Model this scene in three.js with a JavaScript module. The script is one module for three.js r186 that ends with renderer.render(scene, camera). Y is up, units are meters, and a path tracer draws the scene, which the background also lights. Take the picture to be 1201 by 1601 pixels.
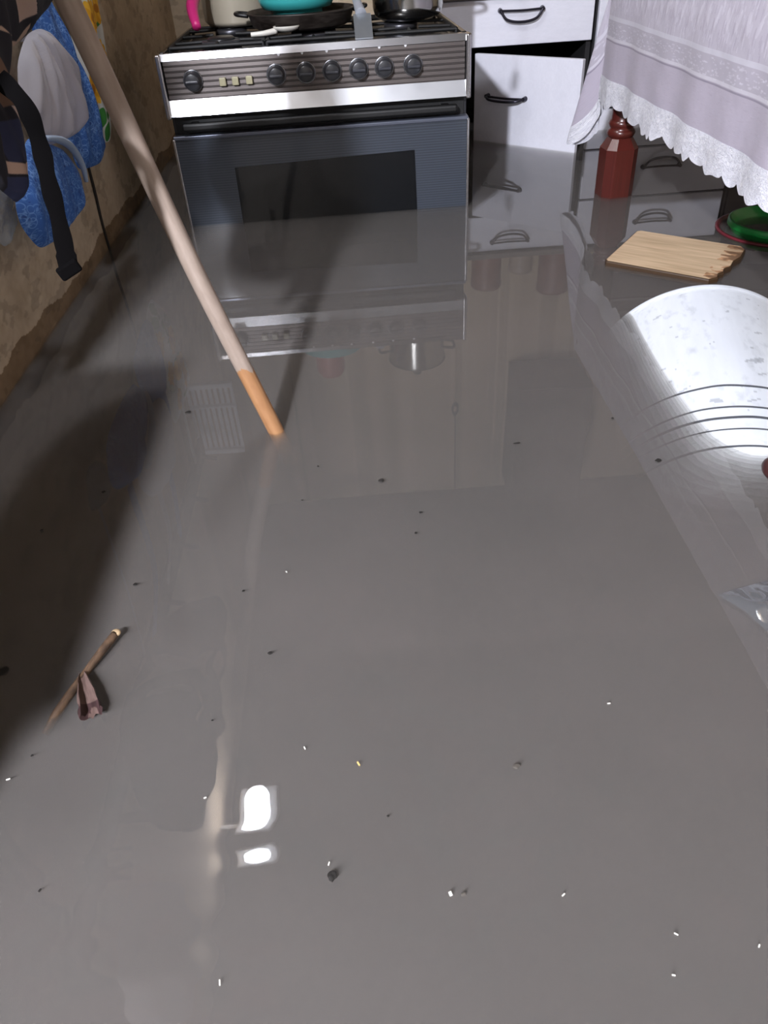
import * as THREE from 'three';
import { RoundedBoxGeometry } from 'three/addons/geometries/RoundedBoxGeometry.js';
import { mergeGeometries } from 'three/addons/utils/BufferGeometryUtils.js';

// ---------------------------------------------------------------- camera, light, exposure
const WL = 0.33;                                   // flood level above the floor
const scene = new THREE.Scene();
scene.background = new THREE.Color(0x000000);
const camera = new THREE.PerspectiveCamera(68.86, 1201 / 1601, 0.02, 30);
{
  const r = [0.9971, -0.0527, 0.0545], u = [0.0752, 0.7820, -0.6187], f = [0.0101, -0.6210, -0.7837];
  const m = new THREE.Matrix4().set(r[0], u[0], -f[0], 0, r[1], u[1], -f[1], 0, r[2], u[2], -f[2], 0, 0, 0, 0, 1);
  camera.quaternion.setFromRotationMatrix(m);
  camera.position.set(0, WL + 0.6284, 0);
}
const renderer = new THREE.WebGLRenderer({ antialias: true });
renderer.toneMapping = THREE.LinearToneMapping;
renderer.toneMappingExposure = 1.0;
renderer.shadowMap.enabled = true;
const MAIN = { at: [-0.95, WL + 1.82, 1.5], cd: 63, color: 0xf1f4ff, r: 0.06 };
const SECOND = { at: [-0.505, WL + 1.8, -1.43], cd: 2.2, color: 0xf2f5ff, glow: 60 };

// ---------------------------------------------------------------- helpers
let seed = 7;
const rnd = () => { seed = (seed * 1664525 + 1013904223) >>> 0; return seed / 4294967296; };
const rr = (a, b) => a + (b - a) * rnd();
const used = {};
const numbered = (n) => { const k = (used[n] = (used[n] ?? -1) + 1); return k ? `${n}_${String(k).padStart(3, '0')}` : n; };
function mesh(name, geo, mat, parent, label) {
  const m = new THREE.Mesh(Array.isArray(geo) ? merge(geo) : geo, mat);
  m.name = parent ? name : numbered(name); m.castShadow = m.receiveShadow = true;
  if (label) m.userData.label = label;
  (parent || scene).add(m);
  return m;
}
function tag(o, label, category, group) { o.userData.label = label; o.userData.category = category; if (group) o.userData.group = group; return o; }
function thing(name, label, category, pos = [0, 0, 0], turn = 0, group) {
  const g = new THREE.Group(); g.name = numbered(name); g.position.set(...pos); g.rotation.y = turn; scene.add(g);
  return tag(g, label, category, group);
}
function struct(name, geo, mat) { const m = mesh(name, geo, mat); m.name = name; m.userData.kind = 'structure'; return m; }
const merge = (l) => mergeGeometries(l.map((g) => { const n = g.index ? g.toNonIndexed() : g; for (const k of Object.keys(n.attributes)) if (!['position', 'normal', 'uv'].includes(k)) n.deleteAttribute(k); return n; }));
const box = (x0, x1, y0, y1, z0, z1, r = 0.003) => {
  const w = x1 - x0, h = y1 - y0, d = z1 - z0, rad = Math.min(r, w / 2.1, h / 2.1, d / 2.1);
  const g = r > 0 ? new RoundedBoxGeometry(w, h, d, 2, rad) : new THREE.BoxGeometry(w, h, d);
  return g.translate((x0 + x1) / 2, (y0 + y1) / 2, (z0 + z1) / 2);
};
const V = (p) => new THREE.Vector3(...p);
const tube = (pts, r, n = 24, k = 8, closed = false) => new THREE.TubeGeometry(new THREE.CatmullRomCurve3(pts.map(V), closed), n, r, k, closed);
const lathe = (pts, n = 48) => new THREE.LatheGeometry(pts.map((p) => new THREE.Vector2(p[0], p[1])), n);
// a profile of [y, z] points run along x
const prism = (prof, x0, x1) => new THREE.ExtrudeGeometry(new THREE.Shape(prof.map((p) => new THREE.Vector2(-p[1], p[0]))), { depth: x1 - x0, bevelEnabled: false }).rotateY(Math.PI / 2).translate(x0, 0, 0);
const C = (h) => new THREE.Color(h);
function mat(color, rough = 0.6, o = {}) { return new THREE.MeshPhysicalMaterial({ color, roughness: rough, side: THREE.DoubleSide, ...o }); }
function taper(pts, radii, n = 40, k = 14, flat = 1) {
  const c = new THREE.CatmullRomCurve3(pts.map(V)), fr = c.computeFrenetFrames(n), P = [], I = [], U = [];
  for (let i = 0; i <= n; i++) {
    const t = i / n, p = c.getPoint(t), a = t * (radii.length - 1), j = Math.min(radii.length - 2, Math.floor(a)), r = radii[j] + (radii[j + 1] - radii[j]) * (a - j);
    for (let q = 0; q <= k; q++) {
      const th = (q / k) * Math.PI * 2, w = fr.normals[i].clone().multiplyScalar(Math.cos(th) * r).addScaledVector(fr.binormals[i], Math.sin(th) * r * flat);
      P.push(p.x + w.x, p.y + w.y, p.z + w.z); U.push(q / k, t);
      if (i < n && q < k) { const b = i * (k + 1) + q; I.push(b, b + 1, b + k + 1, b + 1, b + k + 2, b + k + 1); }
    }
  }
  for (const [e, s] of [[0, 1], [n, -1]]) {
    const p = c.getPoint(e / n), id = P.length / 3; P.push(p.x, p.y, p.z); U.push(0.5, e / n);
    for (let q = 0; q < k; q++) { const b = e * (k + 1) + q; s > 0 ? I.push(id, b + 1, b) : I.push(id, b, b + 1); }
  }
  const g = new THREE.BufferGeometry(); g.setAttribute('position', new THREE.Float32BufferAttribute(P, 3)); g.setAttribute('uv', new THREE.Float32BufferAttribute(U, 2)); g.setIndex(I); g.computeVertexNormals(); return g;
}
// value noise
const NG = new Float32Array(65536); for (let i = 0; i < 65536; i++) NG[i] = rnd();
function vn(x, y) {
  const xi = Math.floor(x), yi = Math.floor(y), f = x - xi, g = y - yi, u = f * f * (3 - 2 * f), v = g * g * (3 - 2 * g);
  const h = (a, b) => NG[(((a % 256) + 256) % 256) + 256 * (((b % 256) + 256) % 256)];
  return (h(xi, yi) * (1 - u) + h(xi + 1, yi) * u) * (1 - v) + (h(xi, yi + 1) * (1 - u) + h(xi + 1, yi + 1) * u) * v;
}
const fbm = (x, y) => 0.5 * vn(x, y) + 0.27 * vn(x * 2.1 + 9, y * 2.1) + 0.15 * vn(x * 4.3, y * 4.3 + 5) + 0.08 * vn(x * 9.1, y * 9.1);
function dataTex(w, h, fn, srgb = true) {
  const d = new Uint8Array(w * h * 4);
  for (let y = 0; y < h; y++) for (let x = 0; x < w; x++) { const c = fn(x / w, y / h), i = 4 * (y * w + x); d[i] = c[0]; d[i + 1] = c[1]; d[i + 2] = c[2]; d[i + 3] = 255; }
  const t = new THREE.DataTexture(d, w, h); t.magFilter = t.minFilter = THREE.LinearFilter; t.wrapS = t.wrapT = THREE.RepeatWrapping; if (srgb) t.colorSpace = THREE.SRGBColorSpace; t.needsUpdate = true; return t;
}
function canvasTex(w, h, draw, srgb = true) {
  const c = document.createElement('canvas'); c.width = w; c.height = h; draw(c.getContext('2d'), w, h);
  const t = new THREE.CanvasTexture(c); if (srgb) t.colorSpace = THREE.SRGBColorSpace; t.wrapS = t.wrapT = THREE.RepeatWrapping; t.magFilter = THREE.LinearFilter; return t;
}
const cl = (v) => Math.max(0, Math.min(255, v));
const grain = (base, amp, s1 = 12, s2 = 90) => dataTex(256, 256, (u, v) => { const n = (fbm(u * s1, v * s1) - 0.5) * amp * 2 + (vn(u * s2, v * s2) - 0.5) * amp; return base.map((b) => cl(b + n)); });

// ---------------------------------------------------------------- room shell
const plaster = mat(0xffffff, 0.95, {
  map: dataTex(1024, 512, (u, v) => {            // v: 0 at the floor, 1 m high; brown damp stain with a ragged edge along the foot of the wall
    const n = (fbm(u * 40, v * 14) - 0.5) * 34 + (vn(u * 300, v * 110) - 0.5) * 10;
    const edge = WL + 0.02 + 0.035 * fbm(u * 22, 3) + 0.02 * (fbm(u * 70, 8) - 0.5), wet = v < edge ? 1 : 0, st = fbm(u * 60 + 7, v * 30) > 0.62 ? 0.9 : 1;
    const b = wet ? [124, 102, 76] : [182, 164, 140];
    return b.map((x) => cl((x + n) * st));
  }), bumpMap: dataTex(256, 256, (u, v) => { const n = 255 * fbm(u * 14, v * 14); return [n, n, n]; }, false), bumpScale: 0.002,
});
plaster.map.repeat.set(0.25, 1); plaster.map.wrapT = THREE.ClampToEdgeWrapping; plaster.bumpMap.repeat.set(3, 3);
function wallUV(g) { const p = g.attributes.position, n = g.attributes.normal, u = g.attributes.uv; for (let i = 0; i < p.count; i++) u.setXY(i, Math.abs(n.getX(i)) > 0.7 ? p.getZ(i) : p.getX(i), p.getY(i)); return g; }
const wbox = (...a) => wallUV(box(...a, 0));
const whitewash = mat(0xffffff, 0.95, { map: grain([92, 86, 78], 10) });
const CEIL = WL + 2.0;
struct('floor', [box(-2.4, 2.2, -0.1, 0, -3.7, 2.8, 0)], mat(0xffffff, 0.8, { map: grain([92, 80, 66], 14) }));
struct('ceiling', [box(-2.4, 2.2, CEIL, CEIL + 0.1, -3.7, 2.8, 0)], whitewash);
struct('wall_left', [wbox(-0.76, -0.64, 0, CEIL, -3.58, -0.55)], plaster);
struct('wall_back', [wbox(-0.76, 2.2, 0, CEIL, -3.6, -3.48)], plaster);
struct('wall_right', [wbox(2.08, 2.2, 0, CEIL, -3.6, 2.8)], plaster);
struct('wall_front', [wbox(-2.4, 2.2, 0, CEIL, 2.68, 2.8)], whitewash);
struct('wall_side', [wbox(-2.4, -2.28, 0, CEIL, -0.67, 2.8)], whitewash);
struct('wall_return', [wbox(-2.4, -0.64, 0, CEIL, -0.67, -0.55)], whitewash);

// ---------------------------------------------------------------- lamps
function bulbLamp(L, label, name) {
  const t = thing(name, label, 'lamp', L.at);
  const h = CEIL - L.at[1];
  mesh('cord', new THREE.CylinderGeometry(0.004, 0.004, h - 0.08, 8).translate(0, h / 2 + 0.04, 0), mat(0x222222, 0.6), t);
  mesh('socket', lathe([[0, 0.1], [0.016, 0.1], [0.02, 0.06], [0.018, 0.035], [0, 0.035]], 20), mat(0x333333, 0.5), t);
  mesh('bulb', lathe([[0, -0.045], [0.022, -0.04], [0.04, -0.022], [0.045, 0], [0.038, 0.022], [0.02, 0.04], [0, 0.042]], 24), new THREE.MeshStandardMaterial({ color: 0xffffff, emissive: L.color, emissiveIntensity: 20 }), t);
  const p = new THREE.PointLight(L.color, L.cd, 0, 2); p.castShadow = true; p.shadow.radius = (L.r ?? 0.045) / 0.02; p.shadow.mapSize.set(2048, 2048); p.name = 'bulb_light'; t.add(p);
}
bulbLamp(MAIN, 'bare white bulb hanging from the ceiling behind the camera on the left', 'pendant_bulb');
{
  const t = thing('emergency_lamp', 'small white lit lamp high on the left wall, mirrored brightly in the water', 'lamp', SECOND.at);
  mesh('housing', [box(-0.07, 0.07, 0.03, 0.07, -0.12, 0.12, 0.01), box(-0.135, 0, 0.045, 0.06, -0.02, 0.02, 0.003)], mat(0xd8d8d8, 0.5), t);
  const d = new THREE.CapsuleGeometry(0.045, 0.12, 8, 20).rotateX(Math.PI / 2).translate(0, 0.012, 0);
  mesh('lit_lens', d, new THREE.MeshStandardMaterial({ color: 0xffffff, emissive: SECOND.color, emissiveIntensity: SECOND.glow }), t);
  const p = new THREE.PointLight(SECOND.color, SECOND.cd, 0, 2); p.position.set(0, -0.0, 0); p.castShadow = true; p.shadow.radius = 2; p.name = 'lens_light'; t.add(p);
}

// ---------------------------------------------------------------- flood water: a clear skin over ever thicker silt
{
  const g = thing('flood_water', 'muddy grey brown flood water covering the whole kitchen floor', 'water', [0, WL, 0]); g.userData.kind = 'stuff';
  const xs = [], zs = [];
  for (let x = -2.28; x < -0.64; x += 0.37) xs.push(x); for (let x = -0.64; x < 0.8; x += 0.016) xs.push(x); for (let x = 0.8; x <= 2.081; x += 0.32) xs.push(Math.min(x, 2.08)); xs.push(2.08);
  for (let z = -3.48; z < -1.2; z += 0.12) zs.push(z); for (let z = -1.2; z < -0.1; z += 0.005) zs.push(z); for (let z = -0.1; z < 2.68; z += 0.3) zs.push(z); zs.push(2.68);
  const ss = (a, b, x) => { const t = Math.max(0, Math.min(1, (x - a) / (b - a))); return t * t * (3 - 2 * t); };
  const hgt = (x, z) => {
    const A = (0.3 + 2.4 * ss(-0.385, -0.31, z)) * ss(-0.62, -0.36, z) * (1 - ss(-0.2, -0.02, z)) * (0.35 + 0.65 * ss(-0.3, -0.05, x) * (1 - ss(0.0, 0.25, x))), zz = z + 0.16 * x + 0.012 * Math.sin(x * 17);
    return 0.45 * A * (0.00022 * Math.sin(zz * 95 + 1.3) + 0.00012 * Math.sin(zz * 170 + x * 12) + 0.00010 * Math.sin(zz * 61 - x * 21 + 2)) + 0.00007 * Math.sin(z * 13 + x * 5) + 0.00005 * Math.sin(x * 17 - z * 6 + 1);
  };
  const P = [], N = [], U = [], I = [], nx = xs.length;
  for (let j = 0; j < zs.length; j++) for (let i = 0; i < nx; i++) {
    const x = xs[i], z = zs[j], e = 0.0015, n = new THREE.Vector3((hgt(x - e, z) - hgt(x + e, z)) / (2 * e), 1, (hgt(x, z - e) - hgt(x, z + e)) / (2 * e)).normalize();
    P.push(x, hgt(x, z), z); N.push(n.x, n.y, n.z); U.push(x, z);
    if (i && j && !(x < -0.63 && z < -0.53)) { const a = j * nx + i; I.push(a - nx - 1, a - 1, a - nx, a - nx, a - 1, a); }
  }
  const s = new THREE.BufferGeometry(); s.setAttribute('position', new THREE.Float32BufferAttribute(P, 3)); s.setAttribute('normal', new THREE.Float32BufferAttribute(N, 3)); s.setAttribute('uv', new THREE.Float32BufferAttribute(U, 2)); s.setIndex(I);
  const mud = [121, 117, 116];
  const murk = dataTex(512, 512, (u, v) => { const n = (fbm(u * 10, v * 10) - 0.5) * 14 + (fbm(u * 60, v * 60) - 0.5) * 6; return mud.map((b, k) => cl(b + n * (k ? 0.9 : 1.1))); });
  murk.repeat.set(0.7, 0.7);
  mesh('water_surface', s, new THREE.MeshPhysicalMaterial({ color: 0xfbfaf7, roughness: 0, ior: 1.34, transmission: 1, thickness: 0 }), g);
  const lay = (d, o) => mesh('silt_layer', [new THREE.PlaneGeometry(2.72, 2.93).rotateX(-Math.PI / 2).translate(0.72, -d, -2.015), new THREE.PlaneGeometry(4.36, 3.23).rotateX(-Math.PI / 2).translate(-0.1, -d, 1.065)], new THREE.MeshStandardMaterial({ map: murk, roughness: 1, ...(o < 1 ? { transparent: true, opacity: o } : {}) }), g);
  for (const [d, o] of [[0.001, 0.16], [0.0025, 0.16], [0.0045, 0.17], [0.007, 0.18], [0.01, 0.18], [0.0135, 0.18], [0.0175, 0.18], [0.022, 0.19], [0.029, 0.21], [0.037, 0.22], [0.046, 0.25], [0.06, 0.32], [0.085, 1]]) lay(d, o);
}

// ---------------------------------------------------------------- gas stove
const chrome = mat(0xd8d8dc, 0.2, { metalness: 1 });
const brushed = mat(0x5c5654, 0.42, { metalness: 0.85 });
const black = mat(0x0c0b0c, 0.4), sooty = mat(0x1b1715, 0.55), blackGloss = mat(0x08080a, 0.12);
const STX = -0.0665, STZ = -2.1185, STR = 0.0172;
{
  const t = thing('gas_stove', 'wide steel gas stove with seven knobs standing in the flood water', 'stove', [STX, 0, STZ], STR);
  const y = (v) => v + WL;
  mesh('body', [box(-0.378, 0.378, 0.03, y(0.383), -0.57, -0.03, 0.004)], mat(0x3a3b3e, 0.4, { metalness: 0.3 }), t);
  // ridged control panel
  const prof = [[y(0.302), 0.0], [y(0.302), -0.04], [y(0.388), -0.04], [y(0.388), -0.004]];
  for (let i = 0; i < 7; i++) { const a = 0.386 - i * 0.012; prof.push([y(a - 0.0005), -0.0006], [y(a - 0.008), 0.0002], [y(a - 0.0092), -0.0024], [y(a - 0.0115), -0.0024]); }
  mesh('control_panel', prism(prof, -0.368, 0.368), brushed, t);
  const lip = (a, b, z0, z1) => prism([[y(a), z1], [y(a), z1 - 0.02], [y(b), z0 - 0.02], [y(b), z0]], -0.372, 0.372);
  mesh('top_lip', lip(0.387, 0.402, -0.001, 0.004), chrome, t, 'polished metal lip along the top of the panel');
  mesh('lower_lip', lip(0.268, 0.303, 0.001, 0.012), mat(0xd4d6da, 0.25, { metalness: 0.7 }), t, 'sloping polished strip under the knobs');
  for (const s of [-1, 1]) mesh('side_trim', [box(s > 0 ? 0.37 : -0.383, s > 0 ? 0.383 : -0.37, y(0.262), y(0.402), -0.03, 0.012, 0.004)], chrome, t);
  mesh('recess', [box(-0.37, 0.37, y(0.2), y(0.27), -0.035, -0.022, 0)], mat(0x050506, 0.6), t);
  const door = mesh('oven_door', [box(-0.378, 0.378, 0.1, y(0.219), -0.028, 0.0, 0.004)], mat(0xffffff, 0.3, {
    map: dataTex(8, 256, (u, v) => { const k = Math.sin(v * Math.PI * 2 * 32) > 0.55 ? 0.76 : 1; return [59 * k, 65 * k, 75 * k]; }), clearcoat: 0.6, clearcoatRoughness: 0.08,
  }), t, 'blue grey glass door with fine horizontal lines');
  { const p = door.geometry.attributes.position, u = door.geometry.attributes.uv; for (let i = 0; i < p.count; i++) u.setXY(i, p.getX(i), p.getY(i) * 5); }
  mesh('door_edge', [box(-0.379, 0.379, y(0.212), y(0.222), -0.03, 0.003, 0.003)], mat(0x6d7280, 0.3, { metalness: 0.6 }), door);
  for (const s of [-1, 1]) mesh('door_trim', [box(s > 0 ? 0.375 : -0.382, s > 0 ? 0.382 : -0.375, 0.1, y(0.215), -0.03, 0.004, 0.002)], chrome, door);
  const sh = new THREE.Shape(); sh.moveTo(-0.238, y(-0.06)); sh.lineTo(0.242, y(-0.06)); sh.lineTo(0.238, y(0.15)); sh.lineTo(-0.236, y(0.139)); sh.closePath();
  mesh('oven_window', new THREE.ExtrudeGeometry(sh, { depth: 0.0015, bevelEnabled: false }), mat(0x0b0e12, 0.08, { clearcoat: 0.5 }), door, 'dark see-through glass window');
  mesh('door_handle', [box(-0.35, 0.35, y(0.232), y(0.252), 0.0, 0.016, 0.007), box(-0.33, -0.31, y(0.234), y(0.25), -0.03, 0.004, 0.002), box(0.31, 0.33, y(0.234), y(0.25), -0.03, 0.004, 0.002)], mat(0x060607, 0.5), door, 'black bar handle');
  for (const kx of [-0.302, -0.098, -0.025, 0.039, 0.105, 0.168, 0.239]) {
    const k = mesh('knob', [lathe([[0, 0.024], [0.015, 0.0235], [0.0185, 0.021], [0.0205, 0.006], [0.022, 0.002], [0.0225, 0], [0, 0]], 32).rotateX(Math.PI / 2)], mat(0x2b2c30, 0.28, { clearcoat: 0.4 }), t);
    k.position.set(kx, y(0.343), 0.002);
    mesh('bezel', new THREE.TorusGeometry(0.0226, 0.0016, 8, 36), mat(0x8d8f94, 0.25, { metalness: 0.9 }), k);
    mesh('grip', box(-0.0035, 0.0035, -0.016, 0.016, 0.02, 0.03, 0.0025).rotateZ(Math.PI / 2), mat(0x33343a, 0.3), k);
  }
  for (const bx of [-0.23, -0.199, -0.165]) mesh('push_button', box(bx - 0.008, bx + 0.008, y(0.328), y(0.346), 0, 0.012, 0.002), mat(0x9c967a, 0.35), t, 'small cream push button');
  for (const bx of [-0.087, -0.03, 0.03, 0.096, 0.158, 0.222]) mesh('panel_glint', new THREE.SphereGeometry(0.0034, 12, 8).scale(1, 1.25, 0.4).translate(bx, y(0.386), 0.002), mat(0xe8e8ea, 0.2), t);  // white dots in place of the lamp highlights along the panel top
  mesh('cooktop', [box(-0.376, 0.376, y(0.38), y(0.392), -0.56, -0.018, 0.004), box(-0.376, -0.362, y(0.385), y(0.404), -0.56, -0.02, 0.004), box(0.362, 0.376, y(0.385), y(0.404), -0.56, -0.02, 0.004)], mat(0x141417, 0.25, { clearcoat: 0.5 }), t, 'black enamel top');
  for (const [bx, bz, r] of [[-0.235, -0.14, 0.05], [0.0, -0.24, 0.06], [0.235, -0.27, 0.045], [-0.235, -0.42, 0.045]]) {
    const b = mesh('burner', lathe([[0, 0.018], [r * 0.95, 0.018], [r, 0.012], [r, 0], [0, 0]], 32), mat(0x5e5e64, 0.35, { metalness: 0.8 }), t); b.position.set(bx, y(0.392), bz);
    mesh('burner_cap', lathe([[0, 0.026], [r * 0.6, 0.025], [r * 0.72, 0.02], [r * 0.72, 0.017], [0, 0.017]], 28), mat(0x1a1a1c, 0.3), b);
  }
  for (const [gx0, gx1] of [[-0.355, -0.125], [-0.115, 0.115], [0.125, 0.355]]) {
    const b = [];
    for (const z of [-0.06, -0.5]) b.push(tube([[gx0, y(0.406), z], [gx1, y(0.406), z]], 0.005, 2, 6));
    for (const x of [gx0, gx1]) b.push(tube([[x, y(0.406), -0.06], [x, y(0.406), -0.5]], 0.005, 2, 6));
    for (const z of [-0.14, -0.28, -0.42]) b.push(tube([[gx0, y(0.406), z], [gx0 + 0.085, y(0.408), z]], 0.0045, 2, 6), tube([[gx1, y(0.406), z], [gx1 - 0.085, y(0.408), z]], 0.0045, 2, 6));
    const mx = (gx0 + gx1) / 2; b.push(tube([[mx, y(0.406), -0.06], [mx, y(0.408), -0.1]], 0.0045, 2, 6), tube([[mx, y(0.406), -0.5], [mx, y(0.408), -0.46]], 0.0045, 2, 6));
    for (const x of [gx0, gx1]) for (const z of [-0.06, -0.5]) b.push(tube([[x, y(0.39), z], [x, y(0.408), z]], 0.005, 2, 6));
    mesh('pan_support', b, mat(0x070708, 0.6), t);
  }
}
// things on the stove
{
  const Y = WL + 0.4145;
  let t = thing('cooking_pan', 'wide sooty black pan on the middle of the stove', 'pan', [-0.1, Y, -2.38]);
  mesh('pan_body', lathe([[0, 0], [0.115, 0], [0.13, 0.008], [0.14, 0.035], [0.144, 0.037], [0.14, 0.041], [0.128, 0.012], [0, 0.005]], 48), mat(0xffffff, 0.5, { map: grain([44, 38, 34], 26, 9, 60), metalness: 0.3 }), t);
  for (const s of [-1, 1]) mesh('handle', tube([[s * 0.138, 0.034, -0.03], [s * 0.168, 0.038, -0.02], [s * 0.168, 0.038, 0.02], [s * 0.138, 0.034, 0.03]], 0.005, 16, 8), black, t);
  t = thing('turquoise_dish', 'turquoise dish standing in the sooty black pan on the stove', 'dish', [-0.108, Y + 0.043, -2.375]);
  mesh('dish_wall', lathe([[0.06, -0.036], [0.064, -0.036], [0.066, 0.001], [0.09, 0.002], [0.1, 0.02], [0.104, 0.045], [0.106, 0.047], [0.102, 0.048], [0.096, 0.022], [0.086, 0.008], [0, 0.008]], 48), mat(0x379c9c, 0.35, { clearcoat: 0.5 }), t);
  t = thing('metal_pot', 'shiny steel pot at the right of the stove beside the drawers', 'pot', [0.185, Y, -2.4]);
  mesh('pot_body', lathe([[0, 0], [0.07, 0], [0.088, 0.01], [0.094, 0.03], [0.095, 0.17], [0.099, 0.173], [0.095, 0.176], [0.09, 0.17], [0.09, 0.02], [0, 0.006]], 56), mat(0xb9b8b4, 0.16, { metalness: 1 }), t);
  const l = mesh('lid', lathe([[0, 0.205], [0.04, 0.2], [0.08, 0.187], [0.098, 0.178], [0.098, 0.174], [0, 0.176]], 48), mat(0xb5b5b5, 0.2, { metalness: 1 }), t);
  mesh('lid_knob', lathe([[0, 0.24], [0.014, 0.236], [0.016, 0.226], [0.006, 0.216], [0.008, 0.2], [0, 0.2]], 20), black, l);
  for (const s of [-1, 1]) mesh('handle', tube([[s * 0.092, 0.13, -0.03], [s * 0.125, 0.135, -0.025], [s * 0.125, 0.135, 0.025], [s * 0.092, 0.13, 0.03]], 0.005, 16, 8), black, t);
  t = thing('saucepan', 'cream enamel saucepan with a pink handle at the back left of the stove', 'saucepan', [-0.29, Y, -2.57]);
  mesh('pot_body', lathe([[0, 0], [0.08, 0], [0.092, 0.012], [0.096, 0.11], [0.1, 0.113], [0.094, 0.113], [0.09, 0.016], [0, 0.006]], 40), mat(0x9a9282, 0.35), t);
  mesh('handle', taper([[-0.06, 0.09, 0.07], [-0.082, 0.085, 0.13], [-0.092, 0.06, 0.19], [-0.08, 0.02, 0.25]], [0.013, 0.015, 0.016, 0.011], 24, 12), mat(0xc22a72, 0.35), t, 'bright pink handle');
  t = thing('spatula', 'grey metal spatula leaning from the steel pot to the stove edge', 'spatula', [0.055, WL + 0.405, -2.2]);
  mesh('blade', [box(-0.022, 0.022, -0.0012, 0.0012, -0.05, 0.05, 0.001).rotateX(0.45).translate(0.002, 0.02, 0.02)], mat(0x9aa0a6, 0.35, { metalness: 0.7 }), t);
  mesh('handle', taper([[0, 0.042, -0.025], [-0.006, 0.06, -0.06], [-0.02, 0.1, -0.16], [-0.03, 0.13, -0.24]], [0.014, 0.011, 0.009, 0.01], 24, 10), mat(0x8a8d94, 0.4), t);
  t = thing('pan_glint', 'pale spoon shape standing in for light reflected on the sooty black pan', 'spoon', [-0.165, WL + 0.416, -2.24]);  // pale shape made for a light reflection on the pan
  mesh('bowl', new THREE.SphereGeometry(0.026, 20, 12, 0, 6.2832, 1.5, 1.64).scale(1.3, 0.5, 1).translate(0.03, 0.014, -0.01), mat(0xc9c6bd, 0.3), t);
  mesh('handle', taper([[0.005, 0.006, -0.008], [-0.025, 0.003, 0.002], [-0.06, 0.002, 0.004]], [0.007, 0.006, 0.005], 12, 8), mat(0xc9c6bd, 0.3), t);
  t = thing('red_jar', 'red enamel jar standing in the turquoise dish, seen in the water', 'jar', [-0.12, Y + 0.052, -2.375]);
  mesh('jar_body', lathe([[0, 0], [0.045, 0], [0.05, 0.01], [0.05, 0.13], [0.04, 0.15], [0.034, 0.15], [0.044, 0.12], [0.044, 0.01], [0, 0.004]], 32), mat(0x8f2f28, 0.35), t);
}

// ---------------------------------------------------------------- cabinets
const laminate = mat(0xffffff, 0.38, { map: grain([222, 222, 232], 4, 20, 120), clearcoat: 0.25, clearcoatRoughness: 0.3 });
const inside = mat(0x1c1a1c, 0.8), handleM = mat(0x3c3a44, 0.3, { metalness: 0.8 });
function bail(parent, cx, cy, z, w, drop, out, label) {       // hanging D-shaped pull with two posts
  const h = mesh('handle', [tube([[cx - w / 2, cy, z + 0.014], [cx, cy - 0.002, z + 0.014], [cx + w / 2, cy, z + 0.014]], 0.0035, 12, 8),
    tube([[cx - w / 2, cy, z + 0.014], [cx - w * 0.36, cy - drop * 0.72, z + 0.014 + out * 0.7], [cx, cy - drop, z + 0.014 + out], [cx + w * 0.36, cy - drop * 0.72, z + 0.014 + out * 0.7], [cx + w / 2, cy, z + 0.014]], 0.0042, 32, 8)], handleM, parent, label);
  for (const s of [-1, 1]) mesh('handle_post', new THREE.CylinderGeometry(0.006, 0.008, 0.016, 12).rotateX(Math.PI / 2).translate(cx + s * w / 2, cy, z + 0.008), handleM, h);
}
const CZ = -2.89;
const carcass = (x0, x1) => [box(x0, x0 + 0.016, 0.05, WL + 0.41, CZ - 0.55, CZ - 0.022, 0.001), box(x1 - 0.016, x1, 0.05, WL + 0.41, CZ - 0.55, CZ - 0.022, 0.001), box(x0, x1, 0.05, WL + 0.41, CZ - 0.56, CZ - 0.545, 0.001), box(x0, x1, 0.05, 0.07, CZ - 0.55, CZ - 0.02, 0.001)];
let leftDoor;
{
  const t = thing('drawer_cabinet', 'white cabinet beside the stove with its lower door hanging open', 'cabinet', [0, 0, 0]);
  mesh('body', carcass(0.28, 0.838), inside, t);
  const d = mesh('drawer', [box(0.284, 0.834, WL + 0.276, WL + 0.408, CZ - 0.02, CZ, 0.003)], laminate, t);
  bail(d, 0.592, WL + 0.375, CZ, 0.138, 0.033, 0.006);
  leftDoor = mesh('door', [box(0, 0.4, 0.06, WL + 0.262, -0.018, 0, 0.003)], laminate, t, 'white door standing ajar');
  leftDoor.position.set(0.441, 0, -2.876); leftDoor.rotation.y = -0.76;
  bail(leftDoor, 0.132, WL + 0.142, 0, 0.146, 0.007, 0.026);
}
{
  const t = thing('drawer_cabinet', 'white cabinet in the shade behind the red table leg', 'cabinet', [0, 0, 0]);
  mesh('body', carcass(0.845, 1.402), inside, t);
  for (const [y0, y1, hy] of [[0.243, 0.408, 0.335], [0.07, 0.236, 0.135], [-0.2, 0.063, -0.05]]) {
    const d = mesh('drawer', [box(0.85, 1.398, WL + y0, WL + y1, CZ - 0.02, CZ, 0.003)], laminate, t);
    bail(d, 1.14, WL + hy, CZ, 0.135, 0.033, 0.006);
  }
}
{
  const t = mesh('worktop', [box(0.27, 1.42, WL + 0.41, WL + 0.432, CZ - 0.57, CZ + 0.02, 0.005)], mat(0x6b625c, 0.4));
  tag(t, 'brown grey worktop lying along both white drawer cabinets', 'worktop');
}
{
  const t = thing('shadow_cord', 'thin cord with a ring end added out of view to cast a loop shadow', 'cord', [0.256, WL + 0.516, -1.913]);  // unseen caster, added for the loop-shaped shadow on the open door
  mesh('ring', new THREE.TorusGeometry(0.0085, 0.0035, 10, 28).scale(1, 1.9, 1).rotateY(0.3), black, t);
  mesh('cord', tube([[0, 0.018, 0], [0.001, 0.8, 0], [0, CEIL - WL - 0.518, 0]], 0.0012, 8, 6), black, t);
}
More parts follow.
